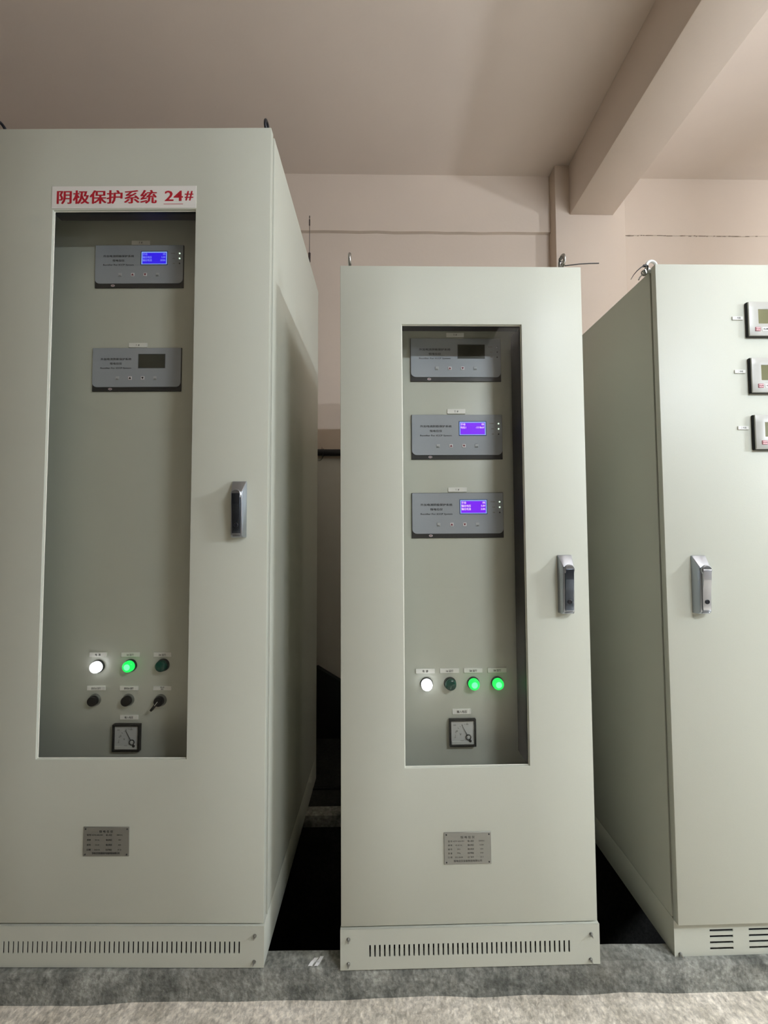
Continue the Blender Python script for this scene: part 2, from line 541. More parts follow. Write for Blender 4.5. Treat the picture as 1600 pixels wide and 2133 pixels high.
# concrete plinth, cable trench and rear floor strip
mb = MB()
n = 90
vs, fs = [], []
px0, px1 = XL, XR
for i in range(n + 1):
    x = px0 + (px1 - px0) * i / n
    e, g = random.uniform(-.003, .003), random.uniform(-.0025, .0015)
    yf = 1.297 - .004 * max(0, min(1, (x - .8) / .4)) + e * .6
    vs += [(x, yf - .012 + e, -.01), (x, yf - .005, .02 + g), (x, yf, Z0 - .008 + g), (x, yf + .007 + e * .5, Z0), (x, 1.355 + e * .6, Z0), (x, 1.358, Z0 - .02), (x, 1.36, -.7)]
for i in range(n):
    for k in range(6):
        a = i * 7 + k
        fs.append([a, a + 1, a + 8, a + 7])
mb.add(vs, fs, 'plinth')
plinth = structure('floor_plinth', mb, 'raised grey concrete plinth edge under the cabinets')
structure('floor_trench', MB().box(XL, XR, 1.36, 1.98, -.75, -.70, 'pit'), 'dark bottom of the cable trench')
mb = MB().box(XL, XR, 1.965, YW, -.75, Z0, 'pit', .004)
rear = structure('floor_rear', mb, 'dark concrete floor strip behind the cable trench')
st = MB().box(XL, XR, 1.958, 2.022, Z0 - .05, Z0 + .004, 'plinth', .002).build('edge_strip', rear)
MB().box(XL, XR, 2.150, 2.165, Z0 - .002, Z0 + .006, 'rubber').build('joint_strip', rear)

# white paint scribble on the plinth
mb = MB()


def stroke(pts, r):
    vs, fs = [], []
    for i, (x, y) in enumerate(pts):
        rr = r * (0.7 + 0.5 * random.random())
        vs += [(x - rr, y, Z0 + .0012), (x + rr, y, Z0 + .0012), (x - rr * .7, y, Z0 + .0002), (x + rr * .7, y, Z0 + .0002)]
    for i in range(len(pts) - 1):
        a = i * 4
        fs += [[a, a + 1, a + 5, a + 4], [a, a + 4, a + 6, a + 2], [a + 1, a + 3, a + 7, a + 5]]
    return mb.add(vs, fs, 'white_paint')


stroke([(-.212, 1.307), (-.209, 1.314), (-.204, 1.320), (-.199, 1.326), (-.196, 1.331)], .0066)
stroke([(-.194, 1.307), (-.190, 1.313), (-.187, 1.320), (-.182, 1.328), (-.179, 1.335)], .0066)
stroke([(-.203, 1.319), (-.198, 1.320), (-.193, 1.319), (-.189, 1.318)], .004)
mk = mb.build('paint_mark', plinth)
mk['label'] = 'small white paint scribble on the plinth top'

# batten lamps (outside the frame): one close by under the beam, one added far right as fill
hl = LAMP_LEN / 2


def batten(pos, rz, tube_key, label):
    lamp = empty('fluorescent_lamp', pos, rz)
    tag(lamp, label, 'lamp', 'batten lamps under the ceiling')
    MB().box(-.014, .014, -hl - .03, hl + .03, .06, .09, 'lamp_body', .004).build('housing', lamp)
    for s in (-1, 1):
        MB().box(-.018, .018, s * (hl + .012) - .012, s * (hl + .012) + .012, -.018, .065, 'lamp_body', .003).build('end_cap', lamp)
    MB().cyl((0, -hl, 0), (0, hl, 0), .0145, .0145, tube_key, 16).build('tube', lamp)
    top = ZC - pos[2]
    for s in (-1, 1):
        MB().cyl((0, s * .1, .085), (0, s * .1, top), .005, .005, 'steel', 8).build('hanger_rod', lamp)


batten(LAMP_POS, math.pi / 2, 'tube', 'white batten lamp hung from the ceiling right beside the beam')
batten(FILL_LAMP_POS, 0.55, 'tube_fill', 'added fill batten lamp, unseen, hung farthest to the right in the right hand bay')


# ================================================================= cabinet parts
def make_handle(parent, cx, z0, z1, yf, lever='chrome_dark', base='chrome'):
    """swing handle: wedge-topped housing, round pivot, flat lever, key lock, stepped foot."""
    h = z1 - z0
    hw = .0235
    root = empty('door_handle', (cx, yf, z0))
    root.parent = parent
    mb = MB()
    prof = [(0, h), (-.004, h), (-.029, h - .034), (-.031, h - .05), (-.027, .03), (-.027, .008), (-.019, 0), (0, 0)]
    n = len(prof)
    vs = []
    for sgn in (-1, 1):
        for (y, z) in prof:
            tp = 1.0 - 0.28 * min(1, -y / .03)
            vs.append((sgn * hw * tp, y, z))
    fs = [[i, (i + 1) % n, n + (i + 1) % n, n + i] for i in range(n)] + [list(range(n - 1, -1, -1)), list(range(n, 2 * n))]
    mb.add(vs, fs, base)
    bm = bmesh.new()
    tmp = [bm.verts.new(v) for v in mb.v]
    for f in mb.f:
        bm.faces.new([tmp[i] for i in f])
    bmesh.ops.recalc_face_normals(bm, faces=bm.faces)
    bmesh.ops.bevel(bm, geom=list(bm.edges), offset=.0016, segments=2, profile=.5, affect='EDGES')
    mb = MB().addbm(bm, base)
    mb.build('housing', root)
    zp = h - .044
    MB().lathe([(.0165, 0), (.0165, .004), (.014, .0065), (.0, .0065)], base, (0, -.0312, zp), 28).build('pivot_cap', root)
    # lever, slightly bowed along its length
    ys = [(-.0335, zp + .008), (-.0385, zp + .002), (-.0375, zp - .03), (-.0335, h * .42), (-.0315, .032), (-.0315, .014), (-.028, .014), (-.028, zp + .008)]
    bm = bmesh.new()
    n = len(ys)
    a = [bm.verts.new((-.0128, y, z)) for y, z in ys]
    b = [bm.verts.new((.0128, y, z)) for y, z in ys]
    for i in range(n):
        bm.faces.new((a[i], a[(i + 1) % n], b[(i + 1) % n], b[i]))
    bm.faces.new(a[::-1]); bm.faces.new(b)
    bmesh.ops.recalc_face_normals(bm, faces=bm.faces)
    bmesh.ops.bevel(bm, geom=list(bm.edges), offset=.0009, segments=2, profile=.5, affect='EDGES')
    MB().addbm(bm, lever).build('lever', root)
    MB().lathe([(.0072, -.004), (.0072, .0012), (.0058, .0022), (.0058, .0008), (.0, .0008)], 'lock', (0, -.0322, .040), 24).build('key_lock', root)
    mb = MB()
    for k in range(3):
        mb.box(-.0118, .0118, -.0312 + k * .0022, -.022, .0115 - k * .0042, .0142 - k * .0042, base, .0005)
    mb.build('foot_step', root)
    return root


def make_bolts(parent, pts, yf):
    first = None
    for (x, z) in pts:
        if first is None:
            mb = MB()
            mb.cyl((0, 0, 0), (0, -.0012, 0), .0062, .0062, 'steel', 16)
            mb.cyl((0, -.001, 0), (0, -.006, 0), .0044, .0042, 'steel', 6)
            mb.cyl((0, -.005, 0), (0, -.013, .001), .0024, .0022, 'steel', 10)
            first = mb.build('bolt', parent)
            first.location = (x, yf, z)
        else:
            c = first.copy(); C.objects.link(c); c.parent = parent
            c.location = (x, yf, z)


def text_label(parent, x0, x1, z0, z1, y, body, size=None, print_='print', space=1.0, lines=None, name='label_plate', key='label', sx=.9):
    mb = MB().box(x0, x1, y - .0034, y, z0, z1, key, .0005, 1)
    h = z1 - z0
    if lines:
        for k, t in enumerate(lines):
            mb.text(t, (x0 + x1) / 2, y - .0038, z1 - h * (.30 + .40 * k), h * .40, print_, .012, space, sx=sx)
    else:
        mb.text(body, (x0 + x1) / 2, y - .0038, (z0 + z1) / 2, size or h * .56, print_, .014, space, sx=sx)
    return mb.build(name, parent)


def pilot_lamp(parent, x, z, y, state):
    root = MB().lathe([(.0218, 0), (.0218, .003), (.0205, .005), (.0205, .008), (.0, .008)], 'bezel', (0, 0, 0), 32).build('pilot_lamp', parent)
    root.location = (x, y, z)
    prof = [(.0192, .007), (.0192, .017), (.0182, .0205), (.0145, .0232)]
    if state == 'off':
        MB().lathe(prof + [(.0, .0245)], 'lamp_off').build('lens', root)
        MB().torus((0, -.0115, 0), .0192, .0009, 'lamp_off', 'Y', 32, 6).build('lens_ring', root)
        root['label'] = 'unlit dark green pilot lamp'
    else:
        a, b = ('lamp_white', 'lamp_white_core') if state == 'white' else ('lamp_green', 'lamp_green_core')
        MB().lathe(prof + [(.0, .0236)], a).build('lens', root)
        MB().lathe([(.0105, .0229), (.0105, .0240), (.0085, .0252), (.0, .0258)], b).build('lens_core', root)
        root['label'] = 'lit %s pilot lamp' % state
    return root


def controller(parent, x0, x1, z0, z1, y, screen, lines=(), leds=True, dark_keys=False):
    """rack controller front: black backing strip, silver face with printed title, screen, four keys, three lights."""
    W, H = x1 - x0, z1 - z0
    root = MB()
    root.box(0, W, -.004, 0, 0, H, 'module_back', .0008, 1)
    # silver face with two rounded lower corners
    r, zb = .017, .0155
    pts = []
    for k in range(9):
        t = math.pi + math.pi / 2 * k / 8
        pts.append((.0015 + r + math.cos(t) * r, zb + r + math.sin(t) * r))
    for k in range(9):
        t = 1.5 * math.pi + math.pi / 2 * k / 8
        pts.append((W - .0015 - r + math.cos(t) * r, zb + r + math.sin(t) * r))
    pts += [(W - .0015, H - .0012), (.0015, H - .0012)]
    root.poly_y(pts, -.0062, -.003, 'module')
    cx = W * .268
    root.text('外加电流阴极保护系统', cx, -.0066, H * .735, .0088, 'print', .016, 1.0, width=W * .345)
    root.text('恒电位仪', cx, -.0066, H * .632, .0088, 'print', .016, 1.0, width=W * .135)
    root.text('Rectifier For ICCP System', cx, -.0066, H * .525, .0080, 'print', .012, 1.0, width=W * .345)
    if leds:
        for k, t in enumerate(('POWER', 'RUN', 'ERR')):
            root.text(t, W * .905, -.0066, H * (.795 - .118 * k), .0046, 'yellow_print', .02, 1.0, align='RIGHT', sx=.95)
    o = root.build('controller_module', parent)
    o.location = (x0, y, z0)
    # emblem on the black strip
    mb = MB()
    for (ex, rx, rz, key, yy) in ((W * .205, .0068, .0040, 'key', -.0046), (W * .205, .0048, .0026, 'dred_print', -.0050)):
        mb.poly_y([(ex + math.cos(2 * math.pi * k / 20) * rx, .0085 + math.sin(2 * math.pi * k / 20) * rz) for k in range(20)], yy, -.003, key)
    mb.text('ω', W * .205, -.0053, .0085, .0062, 'key', .03)
    mb.build('emblem', o)
    # screen
    sx0, sx1, sz0, sz1 = W * .520, W * .822, H * .525, H * .850
    mb = MB()
    on = screen != 'off'
    frame = 'lcd_bezel' if on else 'lcd_frame_off'
    mb.plate(sx0, sx1, sz0, sz1, -.0075, -.006, [(sx0 + .0022, sx1 - .0022, sz0 + .0022, sz1 - .0022)], frame, .0004)
    if on:
        mb.plate(sx0 + .0022, sx1 - .0022, sz0 + .0022, sz1 - .0022, -.0068, -.0061, [(sx0 + .0052, sx1 - .0052, sz0 + .0046, sz1 - .0056)], 'lcd_rim')
    mb.box(sx0 + .002, sx1 - .002, -.0064, -.0058, sz0 + .002, sz1 - .002, {'off': 'lcd_off', 'violet': 'lcd_violet', 'blue': 'lcd_blue'}[screen])
    tk = 'lcd_text' if screen == 'violet' else 'lcd_text_blue'
    for k, (a, b) in enumerate(lines):
        zz = sz1 - .0115 - k * .0112
        if a: mb.text(a, sx0 + .0068, -.0069, zz, .0092, tk, .028, 1.0, align='LEFT', sx=.92)
        if b: mb.text(b, sx1 - .0072, -.0069, zz, .0092, tk, .032, 1.0, align='RIGHT', sx=.92)
    sc = mb.build('lcd_screen', o)
    sc['label'] = {'off': 'dark blank screen', 'violet': 'lit violet screen with white text', 'blue': 'lit deep blue screen with text'}[screen]
    # keys
    for k, fx in enumerate((.290, .432, .573, .712)):
        kx, kz, hk = W * fx, H * .298, .0062
        kb = MB().box(kx - hk, kx + hk, -.0080, -.006, kz - hk, kz + hk, 'key' if k in (1, 2) else 'key_grey', .0005, 1)
        tri = 'print' if dark_keys else 'dred_print'
        if k == 1:
            kb.poly_y([(kx - .0044, kz - .0034), (kx + .0044, kz - .0034), (kx, kz + .0042)], -.0084, -.0078, tri)
        elif k == 2:
            kb.poly_y([(kx - .0044, kz + .0034), (kx, kz - .0042), (kx + .0044, kz + .0034)], -.0084, -.0078, tri)
        else:
            kb.text('确认' if k == 0 else '返回', kx, -.0083, kz - .0036, .0044, 'grey_print', .01, 1.0)
        kb.build('key', o)
    if leds:
        for k in range(3):
            lit = on and k < 2
            MB().lathe([(.0024, 0), (.0024, .0012), (.0017, .0023), (.0, .0027)], 'led_on' if lit else 'led_off', (W * .957, -.006, H * (.795 - .118 * k)), 16).build('indicator_light', o)
    return o


def panel_meter(parent, x0, x1, z0, z1, y, scale=True):
    W, H = x1 - x0, z1 - z0
    root = MB().plate(0, W, 0, H, -.014, 0, [(.0065, W - .0065, .0065, H - .0065)], 'black', .0012).build('voltmeter', parent)
    root.location = (x0, y, z0)
    mb = MB().box(.006, W - .006, -.0085, -.003, .006, H - .006, 'dial')
    px, pz = W * .71, H * .335
    for k in range(9):
        a = math.radians(182 - k * 10.9)
        rr = W * .47
        for (r0, r1, wd) in ((rr, rr + (.005 if k % 2 == 0 else .003), .0006),):
            c, s_ = math.cos(a), math.sin(a)
            mb.add([(px + c * r0 - s_ * wd, -.0089, pz + s_ * r0 + c * wd), (px + c * r0 + s_ * wd, -.0089, pz + s_ * r0 - c * wd),
                    (px + c * r1 + s_ * wd, -.0089, pz + s_ * r1 - c * wd), (px + c * r1 - s_ * wd, -.0089, pz + s_ * r1 + c * wd)], [[0, 1, 2, 3]], 'grey_print')
    for (fx, fz, t) in ((.20, .78, '200'), (.27, .55, '100'), (.67, .80, '300'), (.22, .36, '0')):
        mb.text(t, W * fx, -.0089, H * fz, .0062, 'grey_print', .01)
    mb.text('V', W * .42, -.0089, H * .44, .010, 'grey_print', .01)
    mb.text('0-450V', W * .48, -.0089, H * .205, .0042, 'grey_print', .01)
    mb.build('dial', root)
    mb = MB().box(.0085, W - .0085, -.0104, -.0080, .0070, H * .185, 'white', .0004, 1).build('zero_bar', root)
    # needle with open ring pivot and a black tail
    mb = MB()
    tip = Vector((W * .47, 0, H * .79)); piv = Vector((px, 0, pz))
    d = (tip - piv).normalized(); q = Vector((-d.z, 0, d.x))
    a, b = piv + d * .0095, tip
    mb.add([tuple(a + q * .0009 + Vector((0, -.0114, 0))), tuple(a - q * .0009 + Vector((0, -.0114, 0))), tuple(b - q * .0006 + Vector((0, -.0114, 0))), tuple(b + q * .0006 + Vector((0, -.0114, 0))),
            tuple(a + q * .0009 + Vector((0, -.0108, 0))), tuple(a - q * .0009 + Vector((0, -.0108, 0))), tuple(b - q * .0006 + Vector((0, -.0108, 0))), tuple(b + q * .0006 + Vector((0, -.0108, 0)))],
           [[0, 1, 2, 3], [7, 6, 5, 4], [0, 4, 5, 1], [1, 5, 6, 2], [2, 6, 7, 3], [3, 7, 4, 0]], 'black')
    mb.torus((piv.x, -.0110, piv.z), .0086, .0014, 'black', 'Y', 24, 8)
    t2 = piv - d * .014
    mb.cyl((t2.x, -.0104, t2.z), (t2.x, -.0118, t2.z), .0046, .0046, 'black', 16)
    mb.build('needle', root)
    MB().lathe([(.0052, 0), (.0052, .0015), (.0036, .003), (.0, .003)], 'white', (piv.x, -.0084, piv.z), 20).build('pivot', root)
    MB().box(.007, W - .007, -.0136, -.0128, .006, H - .007, 'meter_glass').build('glass', root)
    return root


def nameplate(parent, x0, x1, z0, z1, y, title, rows, foot, key, pr):
    W, H = x1 - x0, z1 - z0
    mb = MB().box(0, W, -.0022, 0, 0, H, key, .0006, 1)
    mb.text(title, W * .5, -.0026, H * .85, .0078, pr, .02, 1.0, width=W * .30)
    n = len(rows)
    for k, (a, b, c, d) in enumerate(rows):
        z = H * (.73 - .50 * k / max(1, n - 1))
        mb.text(a, W * .085, -.0026, z, .0060, pr, .012, align='LEFT', width=W * .085)
        mb.text(b, W * .31, -.0026, z, .0056, pr, .006)
        mb.text(c, W * .565, -.0026, z, .0060, pr, .012, width=W * .13)
        mb.text(d, W * .80, -.0026, z, .0056, pr, .006)
    mb.text(foot, W * .5, -.0026, H * .115, .0070, pr, .016, width=W * .60)
    o = mb.build('nameplate', parent)
    o.location = (x0, y, z0)
    f = None
    for sx in (.05, .955):
        for sz in (.07, .93):
            if f is None:
                f = MB().lathe([(.0022, 0), (.0020, .0008), (.0, .0012)], 'lock', (0, 0, 0), 12).build('rivet', o)
                f.location = (W * sx, -.0022, H * sz)
            else:
                c = f.copy(); C.objects.link(c); c.parent = o; c.location = (W * sx, -.0022, H * sz)
    return o


def eyebolt(parent, x, y, z, rad=.019, axis='X', key='steel', rise=.036, name='eyebolt'):
    mb = MB()
    mb.torus((0, 0, rise), rad, .005, key, axis, 28, 10)
    mb.cyl((0, 0, -.004), (0, 0, rise - rad + .002), .0075, .005, key, 16)
    mb.cyl((0, 0, 0), (0, 0, .004), .014, .013, key, 20)
    o = mb.build(name, parent)
    o.location = (x, y, z)
    return o


DT = .025      # door thickness
LIP = .010     # sheet fold round the window openings


def carcass(parent, x0, x1, z0, z1, y0, y1, t=.012, front_frame=.03):
    """open-fronted sheet metal case: two sides, top, back, plus a folded front frame."""
    MB().box(x0, x0 + t, y0, y1, z0, z1, 'paint', .002).build('side_panel', parent)
    MB().box(x1 - t, x1, y0, y1, z0, z1, 'paint', .002).build('side_panel', parent)
    MB().box(x0 + t * .5, x1 - t * .5, y0 + .001, y1 - .001, z1 - t, z1 - .0005, 'paint', .0015).build('top_panel', parent)
    MB().box(x0 + t * .9, x1 - t * .9, y1 - t, y1 - .002, z0, z1 - t * .9, 'paint', .0015).build('back_panel', parent)
    MB().box(x0 + t * .9, x1 - t * .9, y0 + .001, y1 - t, z0, z0 + t, 'paint', .0015).build('bottom_panel', parent)
    MB().plate(x0 + t * .9, x1 - t * .9, z0 + t * .9, z1 - t * .9, y0 + .002, y0 + .022,
               [(x0 + t + front_frame, x1 - t - front_frame, z0 + t + front_frame, z1 - t - front_frame)], 'paint', .001).build('front_frame', parent)


def window_door(parent, x0, x1, z0, z1, win, name='door', side=.095, topd=.035):
    wx0, wx1, wz0, wz1 = win
    mb = MB().plate(x0, x1, z0, z1, 0, LIP, [win], 'paint', .0018)
    mb.plate(x0, x1, z0, z1, LIP - .004, DT, [(x0 + .022, x1 - .022, z0 + .022, z1 - .022)], 'paint', .0018)
    d = mb.build(name, parent)
    MB().box(wx0 - .012, wx1 + .012, LIP + .0006, LIP + .0046, wz0 - .012, wz1 + .012, 'glass').build('glass_pane', d)
    # black strips added behind the pane to darken its right and top edges
    MB().box(wx1 + .0015, wx1 + .0045, LIP + .005, LIP + .005 + side, wz0 - .01, wz1 + .008, 'rubber').build('side_shade_strip', d)
    MB().box(wx0 - .01, wx1 + .0015, LIP + .005, LIP + .005 + topd, wz1 + .0015, wz1 + .0045, 'rubber').build('top_shade_strip', d)
    # sealant beads run into the corner between the door lip and the glass
    mb = MB()
    n = 60
    for (xx, sgn) in ((wx0, 1), (wx1, -1)):
        pts = [(xx + sgn * (.0004 + .0004 * random.random()), LIP - .002, wz0 + (wz1 - wz0) * i / n) for i in range(n + 1)]
        mb.tube(pts, .0016, 'sealant', 6)
    for zz, sgn in ((wz0, 1), (wz1, -1)):
        mb.tube([(wx0 + (wx1 - wx0) * i / n, LIP - .002, zz + sgn * .0006) for i in range(n + 1)], .0016, 'sealant', 6)
    mb.build('window_seal', d)
    return d


# ================================================================= left cabinet (tall, wide)
LW, LH = 1.0, 2.6945
PY = .135                   # depth of the instrument panels behind the door face
cab = empty('control_cabinet', (-0.3546, 1.3055, Z0), -0.0189, 0.00096)
tag(cab, 'tall grey cabinet with red lettered sign above its long window', 'cabinet')
BZ = .125
carcass(cab, -LW, 0, BZ, LH, DT + .012, .945)
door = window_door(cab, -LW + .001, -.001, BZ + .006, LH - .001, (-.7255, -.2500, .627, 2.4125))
mb = MB().plate(-LW + .013, -.013, BZ + .016, LH - .013, DT, DT + .0115, [(-LW + .02, -.02, BZ + .026, LH - .02)], 'rubber')
mb.build('door_gasket', cab)
slots = [(-.0735 - k * .01487 - .0045, -.0735 - k * .01487, .0437, .0793) for k in range(58)]
mb = MB().plate(-LW - .001, .001, .002, BZ, -.002, .0002, slots, 'paint', 0)
mb.box(-LW - .001, .001, -.002, .012, BZ - .0025, BZ, 'paint', .001)
mb.build('base_panel', cab)
mb = MB().box(-LW, -LW + .01, .000, .945, 0, BZ - .001, 'paint', .0015)
mb.box(-.01, 0, .000, .945, 0, BZ - .001, 'paint', .0015)
mb.box(-LW + .01, -.01, .935, .945, 0, BZ - .001, 'paint')
mb.build('base_frame', cab)
make_bolts(cab, [(-.0275, .0964), (-.0290, .0196), (-.9725, .0964), (-.9710, .0196)], -.002)
make_handle(cab, -.0912, 1.3240, 1.5045, 0, 'chrome_dark')
MB().plate(-.93, -.07, .25, 2.62, PY, PY + .004, [], 'panel', .001).build('mounting_panel', cab)
# sign over the window
mb = MB().box(-.7290, -.2485, -.0012, 0, 2.4165, 2.4920, 'sticker')
mb.text('阴极保护系统', -.7110, -.0016, 2.4545, .0495, 'red_print', .034, 1.0, align='LEFT', width=.3310)
mb.text('24', -.3225, -.0016, 2.4575, .050, 'red_print', .030, 1.0, width=.0590)
mb.text('#', -.2720, -.0016, 2.4575, .046, 'red_print', .026, 1.0, width=.0270)
mb.box(-.3560, -.2915, -.0016, -.0013, 2.4290, 2.4306, 'red_print')
sg = mb.build('door_sign', cab)
sg['label'] = 'white sign strip with red lettering'
controller(cab, -.6757, -.3535, 2.2260, 2.3845, PY, 'blue', [('手动', '0%'), ('输出电压', '5.0V'), ('输出电流', '10.0A')], True)
controller(cab, -.6757, -.3550, 1.8455, 2.0044, PY, 'off', (), False, True)
text_label(cab, -.5456, -.4790, 2.3872, 2.4030, PY, '2  #')
text_label(cab, -.5470, -.4812, 2.0065, 2.0232, PY, '1  #')
for (x, z, s_) in ((-.6280, .8720, 'white'), (-.5150, .8745, 'green'), (-.4010, .8760, 'off')):
    pilot_lamp(cab, x, z, PY, s_)
for (x0, x1, t) in ((-.6599, -.5990, '电  源'), (-.5480, -.4841, '1# 运行'), (-.4344, -.3723, '2# 运行')):
    text_label(cab, x0, x1, .9040, .9195, PY, t)
for (x0, x1, t, ls) in ((-.6651, -.6014, '启动1# 运行', None), (-.5501, -.4860, '启动2# 运行', None), (-.4336, -.3701, '', ('手动 停', '自动'))):
    text_label(cab, x0, x1, .7888, .8036, PY, t, lines=ls, sx=.75)
for x in (-.6370, -.5205):
    pb = MB().lathe([(.0205, 0), (.0205, .003), (.0188, .006), (.0188, .008), (.0, .008)], 'bezel_chrome', (0, 0, 0), 32).build('push_button', cab)
    pb.location = (x, PY, .7560)
    MB().lathe([(.0165, .007), (.0165, .0175), (.0155, .0195), (.0, .0188)], 'black').build('button_cap', pb)
rs = MB().lathe([(.0205, 0), (.0205, .003), (.0188, .006), (.0188, .008), (.0, .008)], 'bezel_chrome', (0, 0, 0), 32).build('rotary_switch', cab)
rs.location = (-.4075, PY, .7545)
mb = MB().lathe([(.0165, .007), (.0165, .0165), (.0155, .0185), (.0, .0185)], 'black')
rot = Matrix.Rotation(math.radians(38), 4, 'Y')
mb.box(-.0040, .0040, -.0290, -.016, -.0330, .0120, 'black', .0012, 2, rot)
mb.box(-.0009, .0009, -.0295, -.0286, -.0100, .0070, 'white', 0, 1, rot)
mb.build('knob', rs)
text_label(cab, -.5477, -.4842, .6890, .7041, PY, '输入电压')
panel_meter(cab, -.5669, -.4723, .5842, .6762, PY)
nameplate(cab, -.5668, -.4232, .3332, .4224, 0, '恒 电 位 仪',
          [('型号', 'HDW-60A/30V', '输入电压', '380VAC'), ('频率', '50 Hz', '输出电压', '30V'), ('编号', '20-24', '输出电流', '60A'), ('日期', '2020.06', '防护等级', 'IP 30')],
          '恒电位仪防腐保护设备制造有限公司', 'plate_dark', 'print')
eyebolt(cab, -.031, .05, LH, rise=.050, key='lock')
eyebolt(cab, -.957, .05, LH, rise=.050, key='lock')

# ================================================================= middle cabinet
MH = 2.2164
mc = empty('control_cabinet', (-0.1166, 1.2962, Z0), 0.00287, -0.0025)
tag(mc, 'middle cabinet with three controllers and four pilot lamps behind its window', 'cabinet')
BZ = .1195
carcass(mc, 0, .8, BZ, MH, DT + .012, .62)
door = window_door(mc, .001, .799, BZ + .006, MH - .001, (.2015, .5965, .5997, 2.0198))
mb = MB().plate(.013, .787, BZ + .016, MH - .013, DT, DT + .0115, [(.02, .78, BZ + .026, MH - .02)], 'rubber')
mb.build('door_gasket', mc)
slots = [(.0880 + k * .01504, .0880 + k * .01504 + .0047, .0375, .0725) for k in range(42)]
mb = MB().plate(-.001, .803, .000, BZ, -.003, -.0008, slots, 'paint', 0)
mb.box(-.001, .803, -.003, .012, BZ - .0025, BZ, 'paint', .001)
mb.build('base_panel', mc)
mb = MB().box(0, .01, -.001, .62, 0, BZ - .001, 'paint', .0015)
mb.box(.79, .80, -.001, .62, 0, BZ - .001, 'paint', .0015)
mb.box(.01, .79, .61, .62, 0, BZ - .001, 'paint')
mb.build('base_frame', mc)
make_bolts(mc, [(.024, .0906), (.776, .0890), (.0238, .0184), (.773, .0140)], -.003)
make_handle(mc, .7205, 1.0783, 1.2625, 0, 'chrome_dark')
MB().plate(.06, .74, .25, 2.15, PY, PY + .004, [], 'panel', .001).build('mounting_panel', mc)
controller(mc, .2412, .5680, 1.8775, 2.0350, PY, 'off')
controller(mc, .2425, .5688, 1.5958, 1.7569, PY, 'violet', [('手动', '0%'), ('电位1', '-1110mV')])
controller(mc, .2414, .5680, 1.3160, 1.4762, PY, 'violet', [('手动', '0%'), ('输出电压', '5.0V'), ('输出电流', '2.0A')])
for (x0, x1, z0, z1, t) in ((.3718, .4356, 2.0415, 2.0565, '3  #'), (.3720, .4369, 1.7605, 1.7776, '2  #'), (.3720, .4382, 1.4796, 1.4955, '1  #')):
    text_label(mc, x0, x1, z0, z1, PY, t)
for (x, s_) in ((.2880, 'white'), (.3705, 'off'), (.4520, 'green'), (.5360, 'green')):
    pilot_lamp(mc, x, .8090, PY, s_)
for (x0, x1, t) in ((.2511, .3176, '电  源'), (.3361, .4027, '1# 运行'), (.4196, .4846, '2# 运行'), (.5033, .5701, '3# 运行')):
    text_label(mc, x0, x1, .8445, .8605, PY, t)
text_label(mc, .3778, .4424, .7035, .7210, PY, '输入电压')
panel_meter(mc, .3648, .4575, .5969, .6895, PY)
nameplate(mc, .3219, .4693, .3055, .4025, 0, '恒 电 位 仪',
          [('型 号', 'HDW-60A/30V', '输入电压', '220VAC'), ('频 率', '45-65 Hz', '输出电压', '0-30V'), ('编 号', '2021', '输出电流', '60A'), ('重 量', '90kg', '防护等级', 'IP30'), ('日 期', '2021.06.08', '出厂编号', '21-3')],
          '恒电位仪设备制造有限公司', 'plate', 'grey_print')
eyebolt(mc, .0300, .045, MH, rise=.046)
eb = eyebolt(mc, .7580, .045, MH, rise=.048)

# ================================================================= right cabinet
RH = 2.222
rc = empty('control_cabinet', (0.9340, 1.3131, Z0), 0.0060, -0.0045)
tag(rc, 'right cabinet with solid door and a column of digital meters', 'cabinet')
RWD = .80
DY0, DY1 = -.027, -.005
carcass(rc, 0, RWD, .1125, RH - .004, .010, .80)
mb = MB().box(0, .01, .002, .80, 0, .1125, 'paint', .0008)
mb.box(RWD - .01, RWD, .002, .80, 0, .1125, 'paint', .0008)
mb.box(.01, RWD - .01, .79, .80, 0, .1115, 'paint')
mb.build('base_frame', rc)
MB().plate(.012, RWD - .012, .10, RH - .012, -.004, .010, [(.05, RWD - .05, .15, RH - .05)], 'rubber').build('door_gasket', rc)
MB().box(-.006, RWD - .002, DY0, DY1, .1190, RH, 'paint', .0028).build('door', rc)
slots = []
for c in range(8):
    x0 = .1135 + c * .1262
    if x0 + .075 > RWD - .03: break
    for k in range(4):
        slots.append((x0, x0 + .0755, .0178 + k * .0183, .0178 + k * .0183 + .0072))
MB().plate(-.001, RWD + .001, 0, .112, 0, .0022, slots, 'paint', 0).build('base_panel', rc)
make_bolts(rc, [(.0165, .0085), (RWD - .0165, .0085)], 0)
make_handle(rc, .0985, 1.0792, 1.2612, DY0, 'lever_grey')
